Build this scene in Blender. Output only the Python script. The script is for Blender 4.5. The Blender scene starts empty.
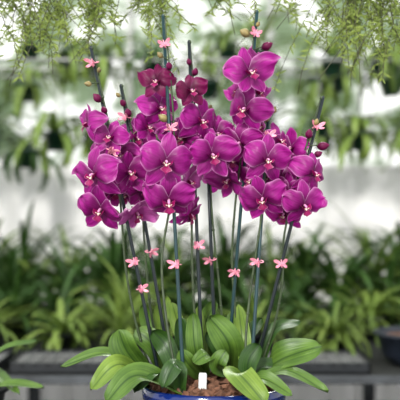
import bpy, math, random
from mathutils import Vector, Matrix, Euler, noise
random.seed(7)
C = bpy.context.scene.collection
CY, ZC, F = -1.778, 1.43, 888.9
bpy.context.scene.view_settings.view_transform = 'Standard'
def P(px, py, Y):
    d = Y - CY
    return Vector(((px-200)*d/F, Y, ZC-(py-200)*d/F))

# ---------------------------------------------------------------- materials
def newmat(name):
    m = bpy.data.materials.new(name); m.use_nodes = True
    nt = m.node_tree; b = nt.nodes['Principled BSDF']
    return m, nt, b
def simple(name, col, rough=.5, var=.15, scale=20, metal=0, coat=0, bump=0):
    m, nt, b = newmat(name)
    tc = nt.nodes.new('ShaderNodeTexCoord'); n = nt.nodes.new('ShaderNodeTexNoise')
    n.inputs['Scale'].default_value = scale; n.inputs['Detail'].default_value = 4
    nt.links.new(tc.outputs['Object'], n.inputs['Vector'])
    r = nt.nodes.new('ShaderNodeValToRGB')
    r.color_ramp.elements[0].position = .3; r.color_ramp.elements[1].position = .7
    r.color_ramp.elements[0].color = tuple(c*(1-var) for c in col)+(1,)
    r.color_ramp.elements[1].color = tuple(min(1, c*(1+var)) for c in col)+(1,)
    nt.links.new(n.outputs['Fac'], r.inputs['Fac']); nt.links.new(r.outputs['Color'], b.inputs['Base Color'])
    b.inputs['Roughness'].default_value = rough; b.inputs['Metallic'].default_value = metal
    b.inputs['Coat Weight'].default_value = coat
    if bump:
        bp = nt.nodes.new('ShaderNodeBump'); bp.inputs['Strength'].default_value = bump; bp.inputs['Distance'].default_value = .002
        nt.links.new(n.outputs['Fac'], bp.inputs['Height']); nt.links.new(bp.outputs['Normal'], b.inputs['Normal'])
    return m
def math_node(nt, op, a, b=None, clamp=False):
    n = nt.nodes.new('ShaderNodeMath'); n.operation = op; n.use_clamp = clamp
    for i, v in enumerate((a, b)):
        if v is None: continue
        if isinstance(v, (int, float)): n.inputs[i].default_value = v
        else: nt.links.new(v, n.inputs[i])
    return n.outputs[0]
def mixc(nt, f, a, b):
    n = nt.nodes.new('ShaderNodeMix'); n.data_type = 'RGBA'
    if isinstance(f, (int, float)): n.inputs['Factor'].default_value = f
    else: nt.links.new(f, n.inputs['Factor'])
    for k, v in ((6, a), (7, b)):
        if isinstance(v, tuple): n.inputs[k].default_value = v+(1,)
        else: nt.links.new(v, n.inputs[k])
    return n.outputs[2]
def petal_mat(name, base, vein, core, edge, edge_amt=.6, trans=.25):
    m, nt, b = newmat(name)
    uv = nt.nodes.new('ShaderNodeUVMap'); sp = nt.nodes.new('ShaderNodeSeparateXYZ')
    nt.links.new(uv.outputs['UV'], sp.inputs[0])
    s = math_node(nt, 'ABSOLUTE', math_node(nt, 'MULTIPLY', math_node(nt, 'SUBTRACT', sp.outputs[0], .5), 2))
    t = sp.outputs[1]
    mp = nt.nodes.new('ShaderNodeMapping'); mp.inputs['Scale'].default_value = (13, 1.4, 1)
    nt.links.new(uv.outputs['UV'], mp.inputs['Vector'])
    n = nt.nodes.new('ShaderNodeTexNoise'); n.inputs['Scale'].default_value = 1.3; n.inputs['Detail'].default_value = 3
    nt.links.new(mp.outputs['Vector'], n.inputs['Vector'])
    tc = nt.nodes.new('ShaderNodeTexCoord'); n2 = nt.nodes.new('ShaderNodeTexNoise'); n2.inputs['Scale'].default_value = 45; n2.inputs['Detail'].default_value = 2
    nt.links.new(tc.outputs['Object'], n2.inputs['Vector'])
    oi = nt.nodes.new('ShaderNodeObjectInfo')
    vf = math_node(nt, 'MULTIPLY', math_node(nt, 'SUBTRACT', n.outputs['Fac'], .4), 3.2, True)
    vf = math_node(nt, 'MULTIPLY', vf, t)
    vf = math_node(nt, 'ADD', vf, math_node(nt, 'MULTIPLY', math_node(nt, 'SUBTRACT', n2.outputs['Fac'], .4), 1.3), True)
    vf = math_node(nt, 'ADD', math_node(nt, 'MULTIPLY', vf, .7), math_node(nt, 'MULTIPLY', oi.outputs['Random'], .3), True)
    c1 = mixc(nt, vf, base, vein)
    cf = math_node(nt, 'SUBTRACT', 1, math_node(nt, 'MULTIPLY', t, 1.6), True)
    c1 = mixc(nt, cf, c1, core)
    e1 = math_node(nt, 'POWER', s, 13); e2 = math_node(nt, 'POWER', t, 36)
    e = math_node(nt, 'MULTIPLY', math_node(nt, 'MAXIMUM', e1, e2), edge_amt, True)
    c2 = mixc(nt, e, c1, edge)
    nt.links.new(c2, b.inputs['Base Color'])
    b.inputs['Roughness'].default_value = .42
    b.inputs['Specular IOR Level'].default_value = .3
    bp = nt.nodes.new('ShaderNodeBump'); bp.inputs['Strength'].default_value = .45; bp.inputs['Distance'].default_value = .002
    nt.links.new(n.outputs['Fac'], bp.inputs['Height']); nt.links.new(bp.outputs['Normal'], b.inputs['Normal'])
    tr = nt.nodes.new('ShaderNodeBsdfTranslucent'); nt.links.new(c2, tr.inputs['Color'])
    mx = nt.nodes.new('ShaderNodeMixShader'); mx.inputs[0].default_value = trans
    nt.links.new(b.outputs[0], mx.inputs[1]); nt.links.new(tr.outputs[0], mx.inputs[2])
    nt.links.new(mx.outputs[0], nt.nodes['Material Output'].inputs[0])
    return m
def leaf_mat(name, dark, light, rib, rough=.35, trans=.15, scale=18):
    m, nt, b = newmat(name)
    uv = nt.nodes.new('ShaderNodeUVMap'); sp = nt.nodes.new('ShaderNodeSeparateXYZ')
    nt.links.new(uv.outputs['UV'], sp.inputs[0])
    s = math_node(nt, 'ABSOLUTE', math_node(nt, 'MULTIPLY', math_node(nt, 'SUBTRACT', sp.outputs[0], .5), 2))
    tc = nt.nodes.new('ShaderNodeTexCoord')
    n = nt.nodes.new('ShaderNodeTexNoise'); n.inputs['Scale'].default_value = scale; n.inputs['Detail'].default_value = 4
    nt.links.new(tc.outputs['Object'], n.inputs['Vector'])
    mp = nt.nodes.new('ShaderNodeMapping'); mp.inputs['Scale'].default_value = (18, .8, 1)
    nt.links.new(uv.outputs['UV'], mp.inputs['Vector'])
    n3 = nt.nodes.new('ShaderNodeTexNoise'); n3.inputs['Scale'].default_value = 1; n3.inputs['Detail'].default_value = 2
    nt.links.new(mp.outputs['Vector'], n3.inputs['Vector'])
    ff = math_node(nt, 'ADD', math_node(nt, 'MULTIPLY', n.outputs['Fac'], .5), math_node(nt, 'MULTIPLY', n3.outputs['Fac'], .5))
    f = math_node(nt, 'MULTIPLY', math_node(nt, 'SUBTRACT', ff, .36), 3.8, True)
    c1 = mixc(nt, f, dark, light)
    rf = math_node(nt, 'SUBTRACT', 1, math_node(nt, 'MULTIPLY', s, 8), True)
    c2 = mixc(nt, math_node(nt, 'MULTIPLY', rf, .9), c1, rib)
    nt.links.new(c2, b.inputs['Base Color']); b.inputs['Roughness'].default_value = rough
    b.inputs['Specular IOR Level'].default_value = .36
    bp = nt.nodes.new('ShaderNodeBump'); bp.inputs['Strength'].default_value = .6; bp.inputs['Distance'].default_value = .002
    nt.links.new(n3.outputs['Fac'], bp.inputs['Height']); nt.links.new(bp.outputs['Normal'], b.inputs['Normal'])
    tr = nt.nodes.new('ShaderNodeBsdfTranslucent'); nt.links.new(c2, tr.inputs['Color'])
    mx = nt.nodes.new('ShaderNodeMixShader'); mx.inputs[0].default_value = trans
    nt.links.new(b.outputs[0], mx.inputs[1]); nt.links.new(tr.outputs[0], mx.inputs[2])
    nt.links.new(mx.outputs[0], nt.nodes['Material Output'].inputs[0])
    return m
M = {}
M['petal'] = petal_mat('petal', (.185,.002,.115), (.46,.018,.31), (.09,.001,.05), (.85,.42,.74), .5)
M['petal_dark'] = petal_mat('petal_dark', (.095,.001,.032), (.20,.003,.08), (.04,.001,.016), (.40,.07,.26), .35, .15)
M['petal_pale'] = petal_mat('petal_pale', (.34,.035,.24), (.55,.15,.43), (.28,.02,.18), (.9,.6,.8), .8, .3)
M['lip'] = petal_mat('lip', (.20,.001,.06), (.38,.004,.14), (.22,.001,.06), (.80,.4,.6), .6, .1)
M['callus'] = simple('callus', (.85,.62,.52), .5, .3, 300)
M['column'] = simple('column', (.66,.26,.48), .5, .1, 100)
M['stem'] = simple('stem', (.035,.055,.020), .5, .5, 60)
M['pedicel'] = simple('pedicel', (.16,.10,.07), .5, .3, 60)
M['bud'] = simple('bud', (.22,.17,.06), .5, .45, 90)
M['stake_teal'] = simple('stake_teal', (.003,.030,.034), .4, .25, 50)
M['stake_dark'] = simple('stake_dark', (.004,.010,.013), .45, .3, 50)
M['clip'] = simple('clip', (.86,.28,.38), .35, .3, 300)
M['leaf'] = leaf_mat('leaf', (.032,.080,.010), (.110,.205,.028), (.02,.055,.007), .40)
M['leaf_yellow'] = leaf_mat('leaf_yellow', (.075,.145,.016), (.19,.29,.04), (.045,.095,.012), .40)
M['leaf_deep'] = leaf_mat('leaf_deep', (.014,.046,.008), (.044,.105,.016), (.012,.036,.007), .36)
M['pot'] = simple('pot', (.005,.018,.13), .12, .2, 8, 0, .4)
M['bark'] = simple('bark', (.145,.065,.036), .85, .7, 60, bump=.5)
M['tag'] = simple('tag', (.60,.61,.60), .4, .15, 90)
M['bg_leaf'] = leaf_mat('bg_leaf', (.012,.042,.008), (.055,.12,.022), (.05,.11,.02), .45, .2, 5)
M['bg_leaf_light'] = leaf_mat('bg_leaf_light', (.07,.14,.020), (.25,.34,.07), (.22,.3,.1), .45, .25, 5)
M['fern'] = leaf_mat('fern', (.11,.17,.025), (.33,.41,.09), (.25,.32,.1), .5, .3)
M['fern_stem'] = simple('fern_stem', (.06,.06,.03), .7, .3)
M['black'] = simple('black_plastic', (.008,.010,.012), .45, .3)
M['dgreen'] = simple('green_plastic', (.006,.032,.020), .45, .3)
M['wire'] = simple('wire', (.30,.31,.29), .5, .2, 30, .6)
M['bench'] = simple('bench_wood', (.045,.05,.055), .8, .5, 12, bump=.3)
M['mesh'] = simple('tray_mesh', (.12,.125,.12), .7, .3, 12)
M['benchtop'] = simple('bench_top', (.012,.014,.011), .95, .6, 14, bump=.3)
M['white'] = simple('white_sheet', (.97,.955,.94), .6, .03, 3)
M['floor'] = simple('floor_gravel', (.22,.21,.19), .9, .3, 30, bump=.5)
M['bluepot'] = simple('blue_grey_bowl', (.014,.019,.030), .4, .2)
def glazing():
    m, nt, b = newmat('glazing')
    tc = nt.nodes.new('ShaderNodeTexCoord'); n = nt.nodes.new('ShaderNodeTexNoise')
    n.inputs['Scale'].default_value = 3.6; n.inputs['Detail'].default_value = 5
    nt.links.new(tc.outputs['Object'], n.inputs['Vector'])
    f = math_node(nt, 'MULTIPLY', math_node(nt, 'SUBTRACT', n.outputs['Fac'], .46), 10, True)
    c = mixc(nt, f, (.28,.36,.24), (.97,.97,.97))
    nt.links.new(c, b.inputs['Base Color']); b.inputs['Roughness'].default_value = .5
    tr = nt.nodes.new('ShaderNodeBsdfTranslucent'); nt.links.new(c, tr.inputs['Color'])
    mx = nt.nodes.new('ShaderNodeMixShader'); mx.inputs[0].default_value = .6
    nt.links.new(b.outputs[0], mx.inputs[1]); nt.links.new(tr.outputs[0], mx.inputs[2])
    nt.links.new(mx.outputs[0], nt.nodes['Material Output'].inputs[0])
    return m
M['glazing'] = glazing()

# ---------------------------------------------------------------- mesh builder
def catmull(pts, n=6):
    pts = [Vector(p) for p in pts]
    if len(pts) < 3:
        return [pts[0].lerp(pts[-1], i/n) for i in range(n+1)]
    q = [pts[0]*2-pts[1]]+pts+[pts[-1]*2-pts[-2]]; out = []
    for i in range(1, len(q)-2):
        a, b, c, d = q[i-1], q[i], q[i+1], q[i+2]
        for k in range(n):
            t = k/n
            out.append(.5*((2*b)+(c-a)*t+(2*a-5*b+4*c-d)*t*t+(3*b-a-3*c+d)*t**3))
    out.append(pts[-1]); return out
class MB:
    def __init__(s): s.v=[]; s.f=[]; s.uv=[]; s.m=[]
    def grid(s, rows, uvs=None, mi=0):
        o = len(s.v); nr, nc = len(rows), len(rows[0])
        for i, r in enumerate(rows):
            for j, p in enumerate(r):
                s.v.append(Vector(p)); s.uv.append(uvs[i][j] if uvs else (j/(nc-1), i/(nr-1)))
        for i in range(nr-1):
            for j in range(nc-1):
                s.f.append((o+i*nc+j, o+i*nc+j+1, o+(i+1)*nc+j+1, o+(i+1)*nc+j)); s.m.append(mi)
    def tube(s, pts, r0, r1=None, n=8, mi=0, cap=True):
        pts = [Vector(p) for p in pts]; r1 = r0 if r1 is None else r1
        rows = []
        for i, p in enumerate(pts):
            t = (pts[min(i+1, len(pts)-1)]-pts[max(i-1, 0)]).normalized()
            ref = Vector((0,1,0)) if abs(t.y) < .8 else Vector((0,0,1))
            a = t.cross(ref).normalized(); b = t.cross(a)
            r = r0+(r1-r0)*i/max(1, len(pts)-1)
            rows.append([p+(a*math.cos(k*math.tau/n)+b*math.sin(k*math.tau/n))*r for k in range(n+1)])
        o = len(s.v)
        s.grid(rows, mi=mi)
        if cap:
            s.f.append(tuple(o+k for k in range(n))[::-1]); s.m.append(mi)
            e = o+(len(pts)-1)*(n+1); s.f.append(tuple(e+k for k in range(n))); s.m.append(mi)
    def blob(s, c, axis, L, r, mi=0, n=8, crease=0):
        c = Vector(c); axis = Vector(axis).normalized()
        ref = Vector((0,1,0)) if abs(axis.y) < .8 else Vector((0,0,1))
        a = axis.cross(ref).normalized(); b = axis.cross(a); rows = []
        for i in range(n+1):
            u = i/n; rr = r*max(.02, math.sin(math.pi*u)**.8*(1.08-.3*u)); p = c+axis*(u-.5)*L
            rows.append([p+(a*math.cos(k*math.tau/12)+b*math.sin(k*math.tau/12))*rr*(1-crease*abs(math.cos(k*math.tau/12*1.5))) for k in range(13)])
        s.grid(rows, mi=mi)
    def lathe(s, c, prof, n=48, mi=0, ys=1):
        c = Vector(c)
        s.grid([[c+Vector((r*math.cos(k*math.tau/n), ys*r*math.sin(k*math.tau/n), z)) for k in range(n+1)] for r, z in prof], mi=mi)
    def box(s, a, b, mi=0):
        o = len(s.v)
        for x in (a[0], b[0]):
            for y in (a[1], b[1]):
                for z in (a[2], b[2]): s.v.append(Vector((x,y,z))); s.uv.append((0,0))
        for f in ((0,1,3,2),(4,6,7,5),(0,4,5,1),(2,3,7,6),(0,2,6,4),(1,5,7,3)):
            s.f.append(tuple(o+i for i in f)); s.m.append(mi)
    def build(s, name, mats, parent=None, base=None, smooth=True):
        base = Vector(base) if base is not None else Vector((0,0,0))
        me = bpy.data.meshes.new(name); me.from_pydata([tuple(v-base) for v in s.v], [], s.f)
        uvl = me.uv_layers.new(name='UVMap')
        for l in me.loops: uvl.data[l.index].uv = s.uv[l.vertex_index]
        if not isinstance(mats, (list, tuple)): mats = [mats]
        for m in mats: me.materials.append(m)
        me.polygons.foreach_set('material_index', s.m)
        me.polygons.foreach_set('use_smooth', [smooth]*len(s.f))
        o = bpy.data.objects.new(name, me); C.objects.link(o)
        if parent: o.parent = parent
        else: o.location = base
        return o
def tag(o, label, cat, group=None, kind=None):
    if label: o['label'] = label
    if cat: o['category'] = cat
    if group: o['group'] = group
    if kind: o['kind'] = kind
    return o
def thing(name, label, cat, loc, group=None, rz=0):
    o = bpy.data.objects.new(name, None); C.objects.link(o); o.empty_display_size = .05
    o.location = loc; o.rotation_euler = (0,0,rz)
    return tag(o, label, cat, group)
def struct(o): o['kind'] = 'structure'; return o

# ---------------------------------------------------------------- setting
m = MB(); m.box((-7,-3,-.1), (7,4.7,0)); struct(m.build('floor', M['floor'], smooth=False))
m = MB()
rows = []
nx = 390
for z in (0, .6, 1.2, 1.66):
    rows.append([Vector((-6.5+13*i/nx, 4.52-.035*abs(math.sin(i*math.pi/6)), z)) for i in range(nx+1)])
m.grid(rows); m.box((-6.5,4.54,0), (6.5,4.7,1.67)); struct(m.build('wall_back', M['white']))
m = MB(); m.box((-6.5,4.60,1.67), (6.5,4.62,4.2)); struct(m.build('window_1', M['glazing'], smooth=False))
m = MB()
for i in range(14): m.box((-6.5+i-.02,4.54,1.67), (-6.5+i+.02,4.60,4.2))
for z in (2.35, 3.1, 4.16): m.box((-6.5,4.52,z), (6.5,4.59,z+.03))
struct(m.build('trim_1', M['wire'], smooth=False))

# ---------------------------------------------------------------- front bench + pot
m = MB(); m.box((-1.1,-.42,.81), (1.1,.72,.85)); 
bn = thing('plant_bench', 'low dark bench carrying the blue orchid pot', 'bench', (0,.15,0))
m.build('bench_top', M['benchtop'], bn, bn.location, False)
for x in (-1.05, 1.0):
    for y in (-.38, .64):
        m = MB(); m.box((x,y,0), (x+.05,y+.05,.81)); m.build('leg', M['bench'], bn, bn.location, False)
PX = .028; DZ = -.016; YS = .78
pt = thing('flower_pot', 'glazed navy blue oval pot holding the magenta orchids', 'pot', (PX,0,.85))
m = MB(); m.lathe((PX,0,0), [(0,.851),(.09,.851),(.098,.86),(.112,.93),(.128,1.0),(.134,1.036),(.132,1.041),(.124,1.036),(.112,.98),(.1,.9),(0,.89)], ys=YS)
m.build('pot_body', M['pot'], pt, pt.location)
m = MB(); m.lathe((PX,0,DZ), [(.133,1.040),(.141,1.045),(.144,1.062),(.143,1.072),(.138,1.077),(.133,1.073),(.131,1.06),(.130,1.045)], ys=YS)
m.build('rim', M['pot'], pt, pt.location)
# bark
m = MB(); m.lathe((PX,0,0), [(.1305,1.046),(.12,1.055),(.08,1.064),(.03,1.066),(0,1.066)], 32, ys=YS)
for i in range(520):
    r = .124*math.sqrt(random.random()); a = random.random()*math.tau
    c = Vector((PX+r*math.cos(a), YS*r*math.sin(a), 1.068-.014*(r/.124)**2+random.uniform(-.003,.008)))
    sx, sy, sz = random.uniform(.004,.014), random.uniform(.004,.008), random.uniform(.002,.006)
    R = Euler((random.uniform(-.8,.8), random.uniform(-.8,.8), random.random()*6)).to_matrix()
    k0 = len(m.v)
    m.box((-sx,-sy,-sz), (sx,sy,sz))
    for k in range(k0, len(m.v)):
        m.v[k] = c + R @ (m.v[k]*random.uniform(.7,1.15))
tag(m.build('bark_chips', M['bark'], smooth=False), 'reddish brown bark chips filling the blue pot', 'bark', kind='stuff')
# tag
m = MB(); TY=-.085; a = P(197.8,374,TY); b = P(206.2,374,TY)
zt, zb = a.z, 1.045
h = zt-zb
w = b.x-a.x; cx = (a.x+b.x)/2
rows = []
for (u, wd) in ((0,.25),(.25,.5),(.3,.5),(.93,.5),(1,.42)):
    rows.append([Vector((cx+k*wd*w, TY+.012*u+dy, zb+h*u)) for k, dy in ((-1,0),(1,0),(1,.001),(-1,.001),(-1,0))])
m.grid(rows)
o = tag(m.build('plant_tag', M['tag'], base=(cx,TY,zb), smooth=False), 'small white plastic plant tag stuck at a tilt in the bark', 'plant tag'); o.rotation_euler = (0, .12, .35)

# ---------------------------------------------------------------- orchids
SOIL = 1.064
def soilpt(px, Y):
    d = Y-CY; return Vector(((px-200)*d/F, Y, SOIL))
stakes = {
 1: (160,.02, 91,48,-.01,'stake_dark','dark stake at far left, its tip rising above the leftmost blooms'),
 2: (172,.06, 121,86,.04,'stake_dark','dark stake second from left, ending above the small pink bloom'),
 3: (184,-.07,163,16,.0,'stake_teal','teal plastic stake at front centre behind the largest bloom'),
 4: (203,.02, 189,42,.03,'stake_dark','dark stake topped by the deepest maroon bloom'),
 5: (227,.06, 257,12,.03,'stake_teal','tallest teal stake, rising above the top right bloom'),
 6: (253,.05, 323,98,.0,'stake_dark','dark stake leaning farthest right beyond all the blooms'),
 7: (250,-.05,268,122,.02,'stake_teal','teal stake right of centre, rising steeply in front of the leaves'),
 8: (216,.07, 206,115,.05,'stake_dark','short dark stake between the centre blooms and the right blooms'),
}
SP = {}
for k, (bx, by, tx, ty, tY, mt, lb) in stakes.items():
    a0 = soilpt(bx, by); b = P(tx, ty, tY)
    SP[k] = (a0, b)
    m = MB(); m.tube([a0+(a0-b).normalized()*.07, a0, a0.lerp(b,.5), b], .0038, .0033, 10)
    m.blob(b, b-a0, .010, .0038)
    tag(m.build('plant_stake', M[mt], base=a0), lb, 'stake', 'stakes holding up the orchid stems')
def stake_at(k, py):
    a, b = SP[k]
    for i in range(401):
        p = a.lerp(b, i/400); d = p.y-CY
        if 200+(ZC-p.z)*F/d <= py: return p
    return b
def stem_pts(k, offs):
    a, b = SP[k]; n = len(offs)-1; out = []
    for i, (dx, dy) in enumerate(offs):
        p = a.lerp(b, i/n); out.append(p+Vector((dx*.002, dy, 0)))
    return out
def outline(t, pk, W, basew, pw=.5):
    if t < pk: return basew+(W-basew)*math.sin(math.pi/2*t/pk)**1.1
    return W*max(0, 1-((t-pk)/(1-pk))**2)**pw
def tepal(m, L, W, ang, pk, basew, yoff, back, cup, ph, nt=13, ns=10, ruf=.012, tw=0, roll=0, pw=.5):
    ca, sa = math.cos(ang), math.sin(ang); rows=[]; uvs=[]
    for i in range(nt+1):
        u = i/nt; t = math.sin(u*math.pi/2)**.9 if u < 1 else 1
        hw = outline(t, pk, W, basew, pw); r=[]; q=[]
        for j in range(ns+1):
            s = -1+2*j/ns; x = t*L*(1+.03*math.sin(5*s+ph)*t); v = s*hw*(1+.05*math.sin(11*t+ph+(2 if s>0 else 0)))
            y = yoff+back*t*t - cup*(1-s*s)*math.sin(math.pi*min(1,t*1.05))*.5 + ruf*math.sin(6*s+9*t+ph)*t + ruf*.9*math.sin(14*t+ph*2)*abs(s)**2*t + tw*s*t + roll*max(0,t-.4)**2
            r.append(Vector((x*ca-v*sa, y, x*sa+v*ca))); q.append((j/ns, t))
        rows.append(r); uvs.append(q)
    m.grid(rows, uvs)
R = math.radians
def flower(plant, base, px, py, Y, w, yaw, pitch, roll, kind, stem):
    pos = P(px, py, Y); S = w*(Y-CY)/F*.95
    rot = Matrix.Rotation(R(yaw),4,'Z') @ Matrix.Rotation(R(pitch),4,'X') @ Matrix.Rotation(R(roll),4,'Y')
    W = Matrix.Translation(pos) @ rot; Wi = W.inverted()
    rnd = random.Random(px*7+py)
    pm = M[{'n':'petal','d':'petal_dark','p':'petal_pale'}[kind]]
    m = MB()
    tgt = min((q for q in stem if q.z < pos.z+.004), key=lambda q: abs(q.z-(pos.z-.012)), default=stem[-1])
    back = rot @ Vector((0,1,0))
    pth = catmull([pos+back*.004, pos+back*(.018)+Vector((0,0,-.002)), (pos+back*.02).lerp(tgt,.6)+Vector((0,0,.004)), tgt], 5)
    m.tube([Wi @ p for p in pth], .0019, .0013, 7, 0)
    m.blob((0,.004,0), (0,1,0), .02*S/.1, .006*S/.1, 0)
    f = m.build('flower', [M['pedicel']])
    f.parent = plant; f.location = pos-base; f.rotation_mode='XYZ'; f.rotation_euler = rot.to_euler()
    ph = rnd.random()*6
    def add(name, mt, *a, **k):
        mm = MB(); tepal(mm, *a, **k)
        for i, v in enumerate(mm.v): mm.v[i] = v*S
        return mm.build(name, mt, f)
    dk = kind=='d'; Lk = .95 if dk else 1
    cl = rnd.uniform(-.18,.22)+(.10 if dk else 0)
    U = rnd.uniform
    add('dorsal_sepal', pm, .53*Lk*U(.93,1.05),.165, R(90+U(-8,8)), .5,.05, .03, .04-cl, .05, ph, roll=U(-.3,.3), pw=.68)
    for sg in (-1,1):
        add('lateral_sepal', pm, .54*Lk*U(.93,1.05),.165, R(-90+sg*(36+U(-8,8))), .46,.05, .025, .06-cl, .06, ph+sg, roll=U(-.2,.5), pw=.7)
    for sg in (-1,1):
        add('petal', pm, .53*Lk*U(.94,1.04),(.27 if dk else .29)*U(.92,1.06), R(90-sg*(74+U(-10,10))), .52,.05, -.01, .07-cl*1.5, .18, ph+2*sg, nt=16, ns=14, ruf=.038, roll=U(-.7,.9), tw=U(-.14,.14), pw=.55)
    mm = MB()
    rows=[]; uvs=[]
    for i in range(11):
        t=i/10; hw = .035+.075*math.exp(-((t-.62)/.2)**2)*(1 if t<.95 else .7); hw *= (1-max(0,t-.75)*3.2)
        c = Vector((0, -.05-.15*math.sin(t*1.9), -.01-.21*t)); r=[]; q=[]
        for j in range(9):
            s=-1+j/4; r.append(c+Vector((s*hw, -.05*abs(s)**2*(1-t), .02*abs(s))))
            q.append((j/8, t))
        rows.append(r); uvs.append(q)
    mm.grid(rows, uvs)
    for sg in (-1,1):
        rows=[]
        for i in range(8):
            t=i/7; r=[]
            for j in range(7):
                s=j/6; wd = math.sin(math.pi*min(1,.12+t*.88))**.7
                r.append(Vector((sg*(.03+.09*math.sin(t*1.6)), -.04-.16*s*wd, -.04+.13*t-.03*s)))
            rows.append(r)
        mm.grid(rows)
    mm.blob((0,-.13,-.045), (0,-1,-.3), .08, .030, 1)
    for sg in (-1,1): mm.blob((sg*.045,-.15,-.015), (sg*.5,-.5,.6), .07, .012, 1)
    for i, v in enumerate(mm.v): mm.v[i] = v*S
    mm.build('lip', [M['lip'], M['callus']], f)
    mm = MB(); mm.tube([Vector((0,0,.005))*S, Vector((0,-.07,.02))*S, Vector((0,-.12,.015))*S], .030*S, .024*S, 8)
    mm.blob(Vector((0,-.12,.013))*S, (0,-1,-.5), .065*S, .028*S)
    mm.build('column', M['column'], f)
    return f
def leaf(plant, base, mid, tip, hw, nrm, mat='leaf', fold=.12):
    pts = catmull([base+Vector((0,0,-.004)), P(*mid), P(*tip)], 10)
    nrm = Vector(nrm).normalized(); rows=[]; uvs=[]; n=len(pts)-1; W = hw*.0019; ph = mid[0]*.7
    for i, p in enumerate(pts):
        t=i/n; tg=(pts[min(i+1,n)]-pts[max(i-1,0)]).normalized(); sd = tg.cross(nrm).normalized(); nn = sd.cross(tg).normalized()
        w = W*outline(t,.6,1,.5,.48); r=[]; q=[]
        for j in range(9):
            s=-1+j/4; r.append(p+sd*s*w+nn*(fold*W*(abs(s)**1.2)*3.2*(1-.5*t)+.10*W*math.sin(7*t+3*s+ph))); q.append((j/8,t))
        rows.append(r); uvs.append(q)
    m = MB(); m.grid(rows, uvs)
    m.grid([[v-nrm*.0012*(1-abs(-1+j/4)**4) for j, v in enumerate(r)] for r in rows], uvs)
    return m.build('leaf', M[mat], plant, base)

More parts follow.
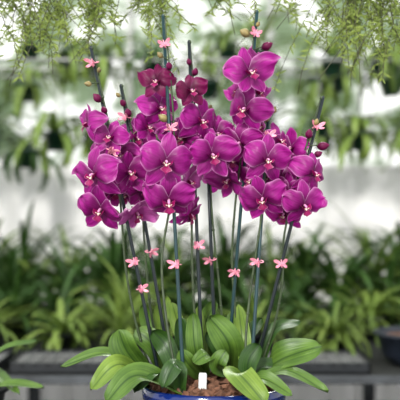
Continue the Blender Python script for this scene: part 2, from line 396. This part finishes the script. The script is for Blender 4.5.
UPN=(0,-.55,.83); LOW=(0,-.4,.92); FR=(0,-.93,.35)
plants = {
 1: dict(lb='orchid plant at far left, its spike leaning left with broad magenta blooms',
   offs=[(-6,0),(-12,.0),(-11,-.004),(-4,-.006),(2,-.006),(2,-.004),(1,0)],
   fl=[(94,175,-.06,54,-28,10,-8,'n'),(101,209,-.03,52,-20,28,10,'n'),(90,124,-.01,42,-74,5,8,'n'),(110,138,-.02,40,-10,-14,12,'n'),(118,154,.015,42,36,10,0,'n'),(113,190,.03,44,30,20,0,'n'),(98,152,.02,38,-50,0,0,'n')],
   bud=[(97,98,7,'n'),(88,84,5,'g'),(104,110,6,'n'),(99,70,4,'g')],
   lf=[((127,352,-.02),(119,329,-.02),15,(-.3,-.9,.3),'leaf'),((108,354,.0),(61,367,.0),9,LOW,'leaf'),((120,364,-.07),(91,390,-.09),12,UPN,'leaf_yellow'),((138,362,.0),(118,350,.0),9,UPN,'leaf_deep')]),
 2: dict(lb='orchid plant second from left with small half hidden blooms and a pale drooping one',
   offs=[(-5,0),(-10,0),(-8,0),(-3,0),(3,-.005),(3,0),(1,0)],
   fl=[(129,172,-.0,46,26,8,-12,'n'),(137,138,.05,40,25,0,5,'n'),(136,212,.0,44,42,42,10,'p'),(126,194,.055,40,-15,20,0,'n'),(144,154,.03,40,-30,0,10,'n'),(148,128,.03,36,30,-10,10,'n'),(141,188,.03,40,40,16,0,'n')],
   bud=[(123,103,6,'n'),(128,113,7,'n'),(118,95,4,'g')],
   lf=[((154,346,.02),(135,330,.03),13,(.2,-.9,.35),'leaf'),((160,322,.08),(167,296,.09),9,(.3,-.9,.1),'leaf_yellow'),((150,330,.1),(143,304,.1),8,(-.3,-.9,.2),'leaf'),((150,372,-.07),(134,392,-.10),11,UPN,'leaf_deep')]),
 3: dict(lb='orchid plant at front centre bearing the largest open magenta blooms',
   offs=[(-4,0),(-13,.01),(-15,.02),(-3,.02),(4,.01),(4,0),(1,0)],
   fl=[(157,82,-.01,38,-16,-8,3,'d'),(160,108,.02,42,26,5,-12,'n'),(166,162,-.08,57,8,8,7,'n'),(169,200,-.055,56,2,34,-5,'n'),(188,181,-.01,40,52,15,5,'p'),(183,138,.04,42,-24,0,0,'n'),(171,130,.05,38,30,-6,0,'n'),(154,182,.03,42,-44,14,0,'n')],
   bud=[(163,118,7,'g'),(160,55,5,'g'),(169,66,6,'n')],
   lf=[((176,366,-.09),(162,388,-.11),10,UPN,'leaf_deep'),((138,375,-.10),(106,403,-.13),14,UPN,'leaf'),((168,350,.0),(152,330,.0),11,(-.2,-.9,.3),'leaf_deep')]),
 4: dict(lb='orchid plant at centre topped by a single deep maroon bloom',
   offs=[(4,0),(-5,0),(-6,.0),(-4,0),(2,-.004),(3,0),(1,0)],
   fl=[(191,91,-.02,37,20,-6,-8,'d'),(201,121,.01,46,28,4,12,'n'),(189,214,.01,42,60,34,12,'n'),(192,152,.06,40,-15,0,0,'n')],
   bud=[(189,62,5,'n'),(195,72,6,'n')],
   lf=[((195,350,-.03),(193,312,-.02),9,(.1,-.95,.2),'leaf'),((181,332,.06),(172,302,.07),8,(-.2,-.9,.2),'leaf_yellow'),((188,352,.04),(180,316,.04),10,(-.2,-.9,.2),'leaf_deep'),((190,366,-.05),(179,350,-.06),9,(0,-.9,.4),'leaf'),((200,345,.05),(198,306,.06),8,(.1,-.95,.2),'leaf_yellow')]),
 5: dict(lb='tallest orchid plant, its spike ending in the highest bloom at upper right',
   offs=[(4,0),(3,0),(-5,0),(-6,-.004),(-3,-.006),(-2,-.004),(-1,0)],
   fl=[(249,73,-.04,50,24,-8,-12,'n'),(245,109,-.02,50,-22,8,12,'n'),(240,143,-.005,46,-26,14,4,'n'),(230,180,.03,42,-44,14,-4,'n'),(234,160,.05,40,-10,10,10,'n'),(257,62,.01,38,50,-20,10,'n'),(256,126,.03,40,44,6,0,'n'),(240,92,.02,38,-50,-6,0,'n'),(257,93,.02,36,50,-4,0,'n')],
   bud=[(245,33,8,'g'),(267,46,8,'n'),(272,58,6,'n'),(258,24,4,'g')],
   lf=[((229,346,-.01),(209,316,-.01),16,(.25,-.9,.3),'leaf'),((222,352,.03),(206,332,.03),9,(-.1,-.95,.3),'leaf_deep'),((218,366,-.06),(226,350,-.07),9,(0,-.9,.4),'leaf')]),
 6: dict(lb='orchid plant at far right, its spike leaning right with clustered blooms',
   offs=[(3,0),(8,0),(6,0),(-4,0),(-6,-.004),(-5,-.004),(-2,0)],
   fl=[(313,173,-.03,43,38,10,12,'n'),(304,205,-.05,46,22,28,-10,'n'),(291,148,.03,40,-26,0,8,'n'),(285,213,.03,42,-34,34,0,'n'),(294,183,.05,44,10,8,8,'n'),(302,158,.05,36,44,0,0,'n'),(289,192,.0,40,-48,10,10,'n'),(307,188,.03,38,60,10,0,'n')],
   bud=[(316,122,5,'g'),(309,134,7,'n'),(323,146,8,'n'),(318,154,6,'n')],
   lf=[((280,359,-.03),(322,347,-.04),17,(.1,-.7,.7),'leaf'),((272,332,.05),(301,322,.06),8,UPN,'leaf_deep')]),
 7: dict(lb='orchid plant right of centre beside the steep teal stake, bearing two stacked blooms',
   offs=[(-3,0),(-7,.01),(-6,.01),(-3,0),(0,-.006),(1,-.006),(0,0)],
   fl=[(267,160,-.05,50,12,6,10,'n'),(263,198,-.03,50,-14,28,-8,'n'),(279,141,.02,38,34,-4,0,'n'),(281,178,.03,44,24,10,0,'n'),(252,180,.03,40,-40,12,0,'n')],
   bud=[(266,117,7,'g'),(274,110,5,'g')],
   lf=[((284,371,-.07),(328,392,-.09),9,LOW,'leaf'),((238,374,-.11),(266,404,-.14),15,UPN,'leaf_yellow'),((243,345,.04),(238,304,.06),9,(.2,-.95,.1),'leaf_yellow'),((262,366,-.02),(300,374,-.03),10,LOW,'leaf_deep'),((248,362,-.05),(260,344,-.05),10,(0,-.9,.4),'leaf_deep'),((262,378,-.09),(292,396,-.11),9,UPN,'leaf')]),
 8: dict(lb='orchid plant between centre and tall right spike with one wide front bloom',
   offs=[(4,0),(8,0),(7,0),(4,0),(2,0),(2,0),(0,0)],
   fl=[(212,155,-.03,50,16,10,-8,'n'),(217,134,.05,38,20,0,0,'n'),(219,178,.06,36,-10,10,0,'n'),(203,142,.03,38,-44,0,0,'n')],
   bud=[(210,108,5,'g')],
   lf=[((210,356,-.05),(193,364,-.07),10,UPN,'leaf'),((205,330,.08),(216,300,.08),9,(-.2,-.95,.2),'leaf'),((248,335,.1),(262,318,.11),7,(.2,-.95,.2),'leaf_deep'),((228,340,.08),(232,312,.09),8,(.1,-.95,.2),'leaf')]),
}
for k, d in plants.items():
    pts = catmull(stem_pts(k, d['offs']), 8); base = pts[0].copy(); base.z = SOIL
    t = thing('orchid_plant', d['lb'], 'orchid', base, 'orchid plants in the blue pot')
    m = MB(); m.tube([pts[0]+Vector((0,0,-.01))]+pts, .0028, .0016, 8)
    for q in pts[6::7]: m.blob(q, Vector((0,0,1)), .009, .0034)
    m.build('flower_stem', M['stem'], t, base)
    for a in d['fl']: flower(t, base, *a, stem=pts)
    for (bx, by, s, kd) in d['bud']:
        near = min(pts, key=lambda q: (q-P(bx, by+5, q.y)).length); q = P(bx, by, near.y-.008)
        if (q-near).length < .005: q = near+Vector((0,-.008,.004))
        ax = (q-near)+Vector((0,-.004,.006)); m = MB()
        m.tube([near, near.lerp(q,.5)+Vector((0,0,.001)), q], .0011, .0012, 6, 0); m.blob(q, ax, s*.0034, s*.00125, 1, crease=.08)
        m.build('bud', [M['stem'], M['bud'] if kd=='g' else M['petal_dark']], t, base)
    for (md, tp, hw, nr, mt) in d['lf']: leaf(t, base, md, tp, hw, nr, mt)

# ---------------------------------------------------------------- clips
def clip(k, py, label, rz, dy=0):
    p = stake_at(k, py)+Vector((0,-.005-dy,0)); rd = random.Random(py*3+k)
    t = thing('orchid_clip', label, 'clip', p, 'pink butterfly clips on the stakes', R(rz*2.2)); t.rotation_euler[1] = R(rd.uniform(-28,28)); t.rotation_euler[0] = R(rd.uniform(-20,20))
    m = MB()
    ring = [Vector((.006*math.cos(a), .005+.006*math.sin(a), 0)) for a in [i*math.tau/14 for i in range(15)]]
    m.tube(ring, .0013, .0013, 6, cap=False)
    m.tube([Vector((0,-.003,-.008)), Vector((0,-.005,0)), Vector((0,-.003,.009))], .0015, .0011, 7)
    m.build('body', M['clip'], t)
    for sg in (-1,1):
        m = MB()
        for (ang, L, W, yy) in ((32,.0155,.0036,-.010),(-28,.0128,.0029,-.009)):
            ang += rd.uniform(-8,8); L *= rd.uniform(.85,1.1)
            for yo in (0,.0012):
                rows=[]
                for i in range(9):
                    u=i/8; hw=W*max(.12,outline(u,.65,1,.25)); c=Vector((sg*math.cos(R(ang))*u*L, -.004+yy*u*u+yo, math.sin(R(ang))*u*L))
                    nr=Vector((-sg*math.sin(R(ang)),0,math.cos(R(ang)))); e=.0012*math.sin(u*18+py)
                    rows.append([c-nr*hw, c-nr*hw*.4+Vector((0,.0016+e,0)), c+nr*hw*.4+Vector((0,-.001-e,0)), c+nr*hw])
                m.grid(rows)
        m.build('wing', M['clip'], t)
clips = [(1,64,'pink clip near the tip of the far left stake',-20),(1,152,'pink clip on the leftmost stake level with the upper left blooms',20,.03),
 (1,262,'upper pink clip on the bare stretch of the far left stake',-10),(1,289,'lowest pink clip on the far left stake, nearest the leaves',15),
 (2,118,'pink clip beside the buds on the second stake from the left',-20),(2,252,'pink clip below the blooms on the second stake from the left',25),
 (3,45,'pink clip above the upper maroon bloom on the front teal stake',0),(3,130,'pink clip among the centre blooms on the front teal stake',20,.02),
 (3,265,'pink clip on the bare stretch of the front centre teal stake',-15),(4,246,'pink clip below the blooms on the central dark stake',10),
 (8,260,'pink clip on the short dark stake right of centre, below the blooms',-25),(5,35,'topmost pink clip, high on the tallest stake',0),
 (5,190,'pink clip beside the lower right blooms on the tallest stake',20,.02),(5,272,'pink clip on the bare lower stretch of the tallest stake',-10),
 (7,137,'pink clip near the tip of the right teal stake above the blooms',15,.02),(7,262,'pink clip below the blooms on the right teal stake',-20),
 (6,128,'pink clip near the tip of the far right stake',10),(6,264,'pink clip on the bare stretch of the far right stake',-5)]
for c in clips: clip(*c)

# ---------------------------------------------------------------- strap leaf plants
def strap_mesh(n, L, W, droop, seed, e0=45, e1=88):
    rd = random.Random(seed); m = MB()
    for i in range(n):
        a = i*2.4+rd.uniform(-.3,.3); e = R(rd.uniform(e0,e1)); l = L*rd.uniform(.6,1.1); dr = droop*rd.uniform(.5,1.3)
        h = Vector((math.cos(a), math.sin(a), 0)); sd = Vector((-math.sin(a), math.cos(a), 0)); p = h*.01
        rows=[]; uvs=[]; ns=9
        for k in range(ns+1):
            t=k/ns; w=W*(outline(t,.45,1,.5))+.0005; nn = (Vector((0,0,1))*math.cos(e)-h*math.sin(e))
            rows.append([p-sd*w+nn*w*.4, p.copy(), p+sd*w+nn*w*.4]); uvs.append([(0,t),(.5,t),(1,t)])
            p = p+(h*math.cos(e)+Vector((0,0,1))*math.sin(e))*l/ns; e -= dr/ns
        m.grid(rows, uvs)
    return m
def pot_mesh(r, h):
    m = MB(); m.lathe((0,0,0), [(0,0),(r*.75,0),(r*.95,h*.85),(r*1.06,h*.85),(r*1.06,h),(r*.95,h),(r*.9,h*.85),(0,h*.82)], 24); return m
ORD = ['first','second','third','fourth','fifth','sixth','seventh','eighth','ninth','tenth','eleventh','twelfth','thirteenth','fourteenth','fifteenth','sixteenth','seventeenth']
protos = {}
def proto(key, n, L, W, droop, e0, e1, seed):
    f = strap_mesh(n, L, W, droop, seed, e0, e1); me = f.build('foliage', M['bg_leaf']); mesh = me.data
    bpy.data.objects.remove(me); protos[key] = mesh
proto('bush0', 46, .36, .013, 2.1, 5, 85, 1); proto('bush1', 40, .42, .011, 1.8, 10, 88, 2); proto('bush2', 34, .32, .020, 2.0, 0, 80, 3)
proto('tall0', 52, .55, .016, 1.7, 38, 89, 7); proto('tall1', 44, .59, .019, 1.9, 42, 89, 8); proto('tall2', 56, .51, .013, 1.5, 33, 89, 9)
proto('air0', 22, .38, .015, 2.3, 5, 88, 4); proto('air1', 18, .32, .020, 2.7, -10, 85, 5); proto('air2', 24, .44, .011, 1.9, 10, 88, 6)
lite = {}
for k in list(protos):
    c = protos[k].copy(); c.materials[0] = M['bg_leaf_light']; lite[k] = c
potm = pot_mesh(.075,.12); po = potm.build('pot', M['black']); pot_me = po.data; bpy.data.objects.remove(po)
pot_me_g = pot_me.copy(); pot_me_g.materials[0] = M['dgreen']
w = MB()
for a in (0,2.1,4.2): w.tube([Vector((.075*math.cos(a),.075*math.sin(a),.115)), Vector((0,0,.42))], .002, .002, 5)
w.tube([Vector((0,0,.42)), Vector((0,0,.56))], .0022, .0022, 5)
w.tube([Vector((0,.02*math.sin(b),.58-.02*math.cos(b))) for b in [i*.45 for i in range(11)]], .0022, .0022, 5)
wo = w.build('hanger', M['wire']); hang_me = wo.data; bpy.data.objects.remove(wo)
def inst(name, me, parent, loc=(0,0,0)):
    o = bpy.data.objects.new(name, me); C.objects.link(o); o.parent = parent; o.location = loc; return o
def plant(name, key, loc, label, cat, group, hang=False, light=False, sc=1, green=False, fs=1):
    t = thing(name, label, cat, loc, group, random.random()*6); t.scale = (sc,sc,sc)
    inst('pot', pot_me_g if green else pot_me, t); o = inst('foliage', (lite if light else protos)[key], t, (0,0,.10)); o.scale = (fs,fs,fs)
    if hang: inst('hanger', hang_me, t)
    return t
# background bench
BZ = .755
bb = thing('greenhouse_bench', 'long dark bench crowded with leafy green plants behind the orchids', 'bench', (0,2.8,0))
m = MB(); m.box((-3.4,1.62,BZ-.03), (3.4,4.05,BZ)); m.build('bench_top', M['benchtop'], bb, bb.location, False)
m = MB(); m.box((-3.4,1.58,.735), (3.4,1.618,.760)); m.build('front_board', M['bench'], bb, bb.location, False)
for x in (-3.3,-1.1,1.05,3.2):
    for y in (1.66,3.9):
        m = MB(); m.box((x,y,0), (x+.07,y+.07,BZ-.03)); m.build('leg', M['bench'], bb, bb.location, False)
rowdef = [(2.15,9,.30,'front',.75,'bush'),(2.5,12,.29,'second',.95,'bush'),(3.0,14,.30,'third',.92,'tall'),(3.6,17,.29,'back',1.03,'tall')]
for ri, (Y, n, sp, rn, sc, kd) in enumerate(rowdef):
    for i in range(n):
        x = (i-(n-1)/2)*sp+random.uniform(-.06,.06)+(.1 if ri%2 else 0)
        if ri==0 and 1.05 > x > .58: x = .58
        plant('potted_plant', '%s%d'%(kd,(i+ri*2+(i//3))%3), (x, Y+random.uniform(-.08,.08), BZ),
          '%s strap leaved plant from the left in the %s row of the background bench'%(ORD[i], rn), 'potted plant', 'strap leaved plants on the background bench',
          light=((i*5+ri*3)%5 in (0,2) or (ri==3 and i%2) or (ri==1 and i%4==0)), sc=sc*random.uniform(.82,1.14))
# trays
def tray(x0, x1, y0, y1, label):
    t = thing('seed_tray', label, 'tray', ((x0+x1)/2,(y0+y1)/2,BZ)); m = MB()
    m.box((x0,y0,BZ), (x1,y1,BZ+.006))
    for a, b in (((x0,y0),(x1,y0+.006)),((x0,y1-.006),(x1,y1)),((x0,y0),(x0+.006,y1)),((x1-.006,y0),(x1,y1))):
        m.box((a[0],a[1],BZ), (b[0],b[1],BZ+.045))
    m.build('tray_shell', M['black'], t, t.location, False); m = MB()
    n = int((x1-x0)/.05)
    for i in range(1,n): m.box((x0+i*.05,y0,BZ+.03), (x0+i*.05+.006,y1,BZ+.04))
    for j in range(1,5): m.box((x0,y0+j*.06,BZ+.03), (x1,y0+j*.06+.006,BZ+.04))
    m.build('grid', M['mesh'], t, t.location, False)
tray(-1.12,-.78,1.66,1.96,'black slatted tray cut off by the left edge')
tray(-.74,-.3,1.66,1.96,'black slatted tray on the bench behind the left leaves')
tray(-.26,.2,1.66,1.96,'black slatted tray hidden behind the central leaves')
tray(.26,.66,1.66,1.96,'black slatted tray on the bench behind the right leaves')
t = thing('planter_bowl', 'large round black bowl on the bench at far right', 'bowl', (.88,1.86,BZ))
m = MB(); m.lathe((0,0,0), [(0,0),(.09,0),(.135,.05),(.155,.12),(.168,.125),(.168,.138),(.150,.138),(.13,.09),(0,.08)], 40)
m.build('bowl_body', M['bluepot'], t)
m = MB(); m.lathe((0,0,0), [(.14,.115),(0,.12)], 24); m.build('soil', M['bark'], t)

# hanging rows
def rail(Y, z, label):
    m = MB(); m.tube([Vector((-3.4,Y,z)), Vector((3.4,Y,z))], .010, .010, 10)
    tag(m.build('overhead_rail', M['wire'], base=(0,Y,z)), label, 'rail')
hr = [(3.3,1.65,13,.30,'lower front',.0),(4.05,1.66,15,.30,'lower back',.16),(3.4,2.10,13,.30,'upper front',.12),(4.1,2.08,14,.32,'upper back',-.1)]
for Y, z, n, sp, rn, ox in hr:
    rail(Y, z+.58, 'grey overhead rail carrying the %s row of hanging pots'%rn)
    for i in range(n):
        x = (i-(n-1)/2)*sp+ox+random.uniform(-.1,.1); sc = random.uniform(.70,1.04)
        plant('hanging_plant', 'air%d'%((i*2+(i//2))%3), (x, Y, z+.58-.58*sc), '%s hanging plant from the left in the %s row above the white wall'%(ORD[i], rn),
          'hanging plant', 'hanging strap leaved plants', True, (i*3+int(Y*10))%5 in (0,1,2,3), sc, True, random.uniform(.95,1.3))

# ---------------------------------------------------------------- airy hanging ferns at top
def fern(X, Y, n, spread, drop, seed, label):
    rd = random.Random(seed); z0 = 2.0; t = thing('hanging_fern', label, 'fern', (X,Y,z0), 'airy ferns hanging along the top')
    st = MB(); lf = MB()
    for i in range(n):
        a = rd.random()*math.tau; out = spread*rd.uniform(.2,1.1); dr = drop*rd.uniform(.3,1)
        h = Vector((math.cos(a), .35*math.sin(a), 0)); pts=[]; k=16; w1, w2 = rd.random()*6, rd.random()*6; cx1=rd.uniform(-.12,.12)
        for j in range(k+1):
            u=j/k; pts.append(h*out*math.sin(u*1.9)+Vector((cx1*u*u+.026*math.sin(u*9+w1), .014*math.sin(u*6+w2), .06*math.sin(u*3)-dr*u**1.5+.022*math.sin(u*9+w2))))
        st.tube(pts, .0012, .0008, 4)
        for j in range(2, k):
            if rd.random() < .34: continue
            for q in range(8):
                p = pts[j].lerp(pts[j+1], q/8); sg = 1 if q%2 else -1
                ln = rd.uniform(.008,.026); dv = Vector((sg*rd.uniform(.1,1), rd.uniform(-.8,.8), rd.uniform(-1,.7))).normalized(); sdv = dv.cross(Vector((rd.uniform(-.8,.8),1,rd.uniform(-.8,.8)))).normalized()*.0022
                lf.grid([[p-sdv*.4,p+sdv*.4],[p+dv*ln*.5-sdv,p+dv*ln*.5+sdv],[p+dv*ln-sdv*.2,p+dv*ln+sdv*.2]])
    hk = MB(); hk.tube([Vector((0,0,.0)), Vector((0,0,.13))], .002, .002, 6); hk.blob((0,0,.01), (0,0,1), .05, .035)
    st.build('stems', M['fern_stem'], t); lf.build('leaflets', M['fern'], t); hk.build('hook', M['wire'], t)
m = MB(); m.tube([Vector((-1.4,.26,2.13)), Vector((1.4,.26,2.13))], .009, .009, 10)
tag(m.build('hanging_pipe', M['wire'], base=(0,.26,2.13)), 'thin pipe just above the frame carrying the airy ferns', 'pipe')
fern(-.42,.26,54,.17,.30,11,'feathery hanging fern at the far upper left corner')
fern(-.24,.26,48,.19,.28,12,'feathery hanging fern above the far left stake')
fern(-.05,.26,24,.17,.20,13,'short feathery hanging fern above the centre blooms')
fern(.12,.26,10,.13,.14,16,'sparsest feathery fern just left of the tallest stake')
fern(.29,.26,34,.12,.24,14,'feathery hanging fern right of the tallest stake')
fern(.42,.26,62,.14,.33,15,'densest feathery hanging fern at the upper right corner')

# neighbour plant lower left
b0 = Vector((-.56,.45,.85)); t = thing('neighbour_orchid', 'leafy young plant in small pot at the lower left corner', 'potted plant', b0)
inst('pot', pot_me, t)
bs = b0+Vector((0,0,.1))
for md, tp, hw, nr in (((0,352,.42),(38,341,.4),7,LOW),((8,384,.4),(44,388,.38),8,LOW),((-10,370,.5),(20,395,.35),8,UPN)):
    leaf(t, bs, md, tp, hw, nr, 'leaf')
for o in t.children:
    if o.name.startswith('leaf'): o.location = (0,0,.1)

# ---------------------------------------------------------------- light, world, camera
w = bpy.data.worlds.new('sky'); bpy.context.scene.world = w; w.use_nodes = True
bg = w.node_tree.nodes['Background']; bg.inputs['Color'].default_value = (.97,.985,1,1); bg.inputs['Strength'].default_value = 1.4
l = bpy.data.lights.new('sun', 'SUN'); l.energy = 3.9; l.angle = R(8); l.color = (1,.98,.94)
o = bpy.data.objects.new('sun', l); C.objects.link(o); o.rotation_euler = (R(56), R(-24), 0)
l = bpy.data.lights.new('added_backlight', 'SUN'); l.energy = 3.4; l.angle = R(20); l.color = (1,1,.96)  # second sun added from behind to brighten the glazing and leaves
o = bpy.data.objects.new('added_backlight', l); C.objects.link(o); o.rotation_euler = (R(-48), R(10), 0)
cam = bpy.data.cameras.new('camera'); co = bpy.data.objects.new('camera', cam); C.objects.link(co)
cam.lens = 80; cam.sensor_width = 36; co.location = (0,CY,ZC); co.rotation_euler = (R(90),0,0)
cam.dof.use_dof = True; cam.dof.focus_distance = 1.745; cam.dof.aperture_fstop = 3.6
bpy.context.scene.camera = co
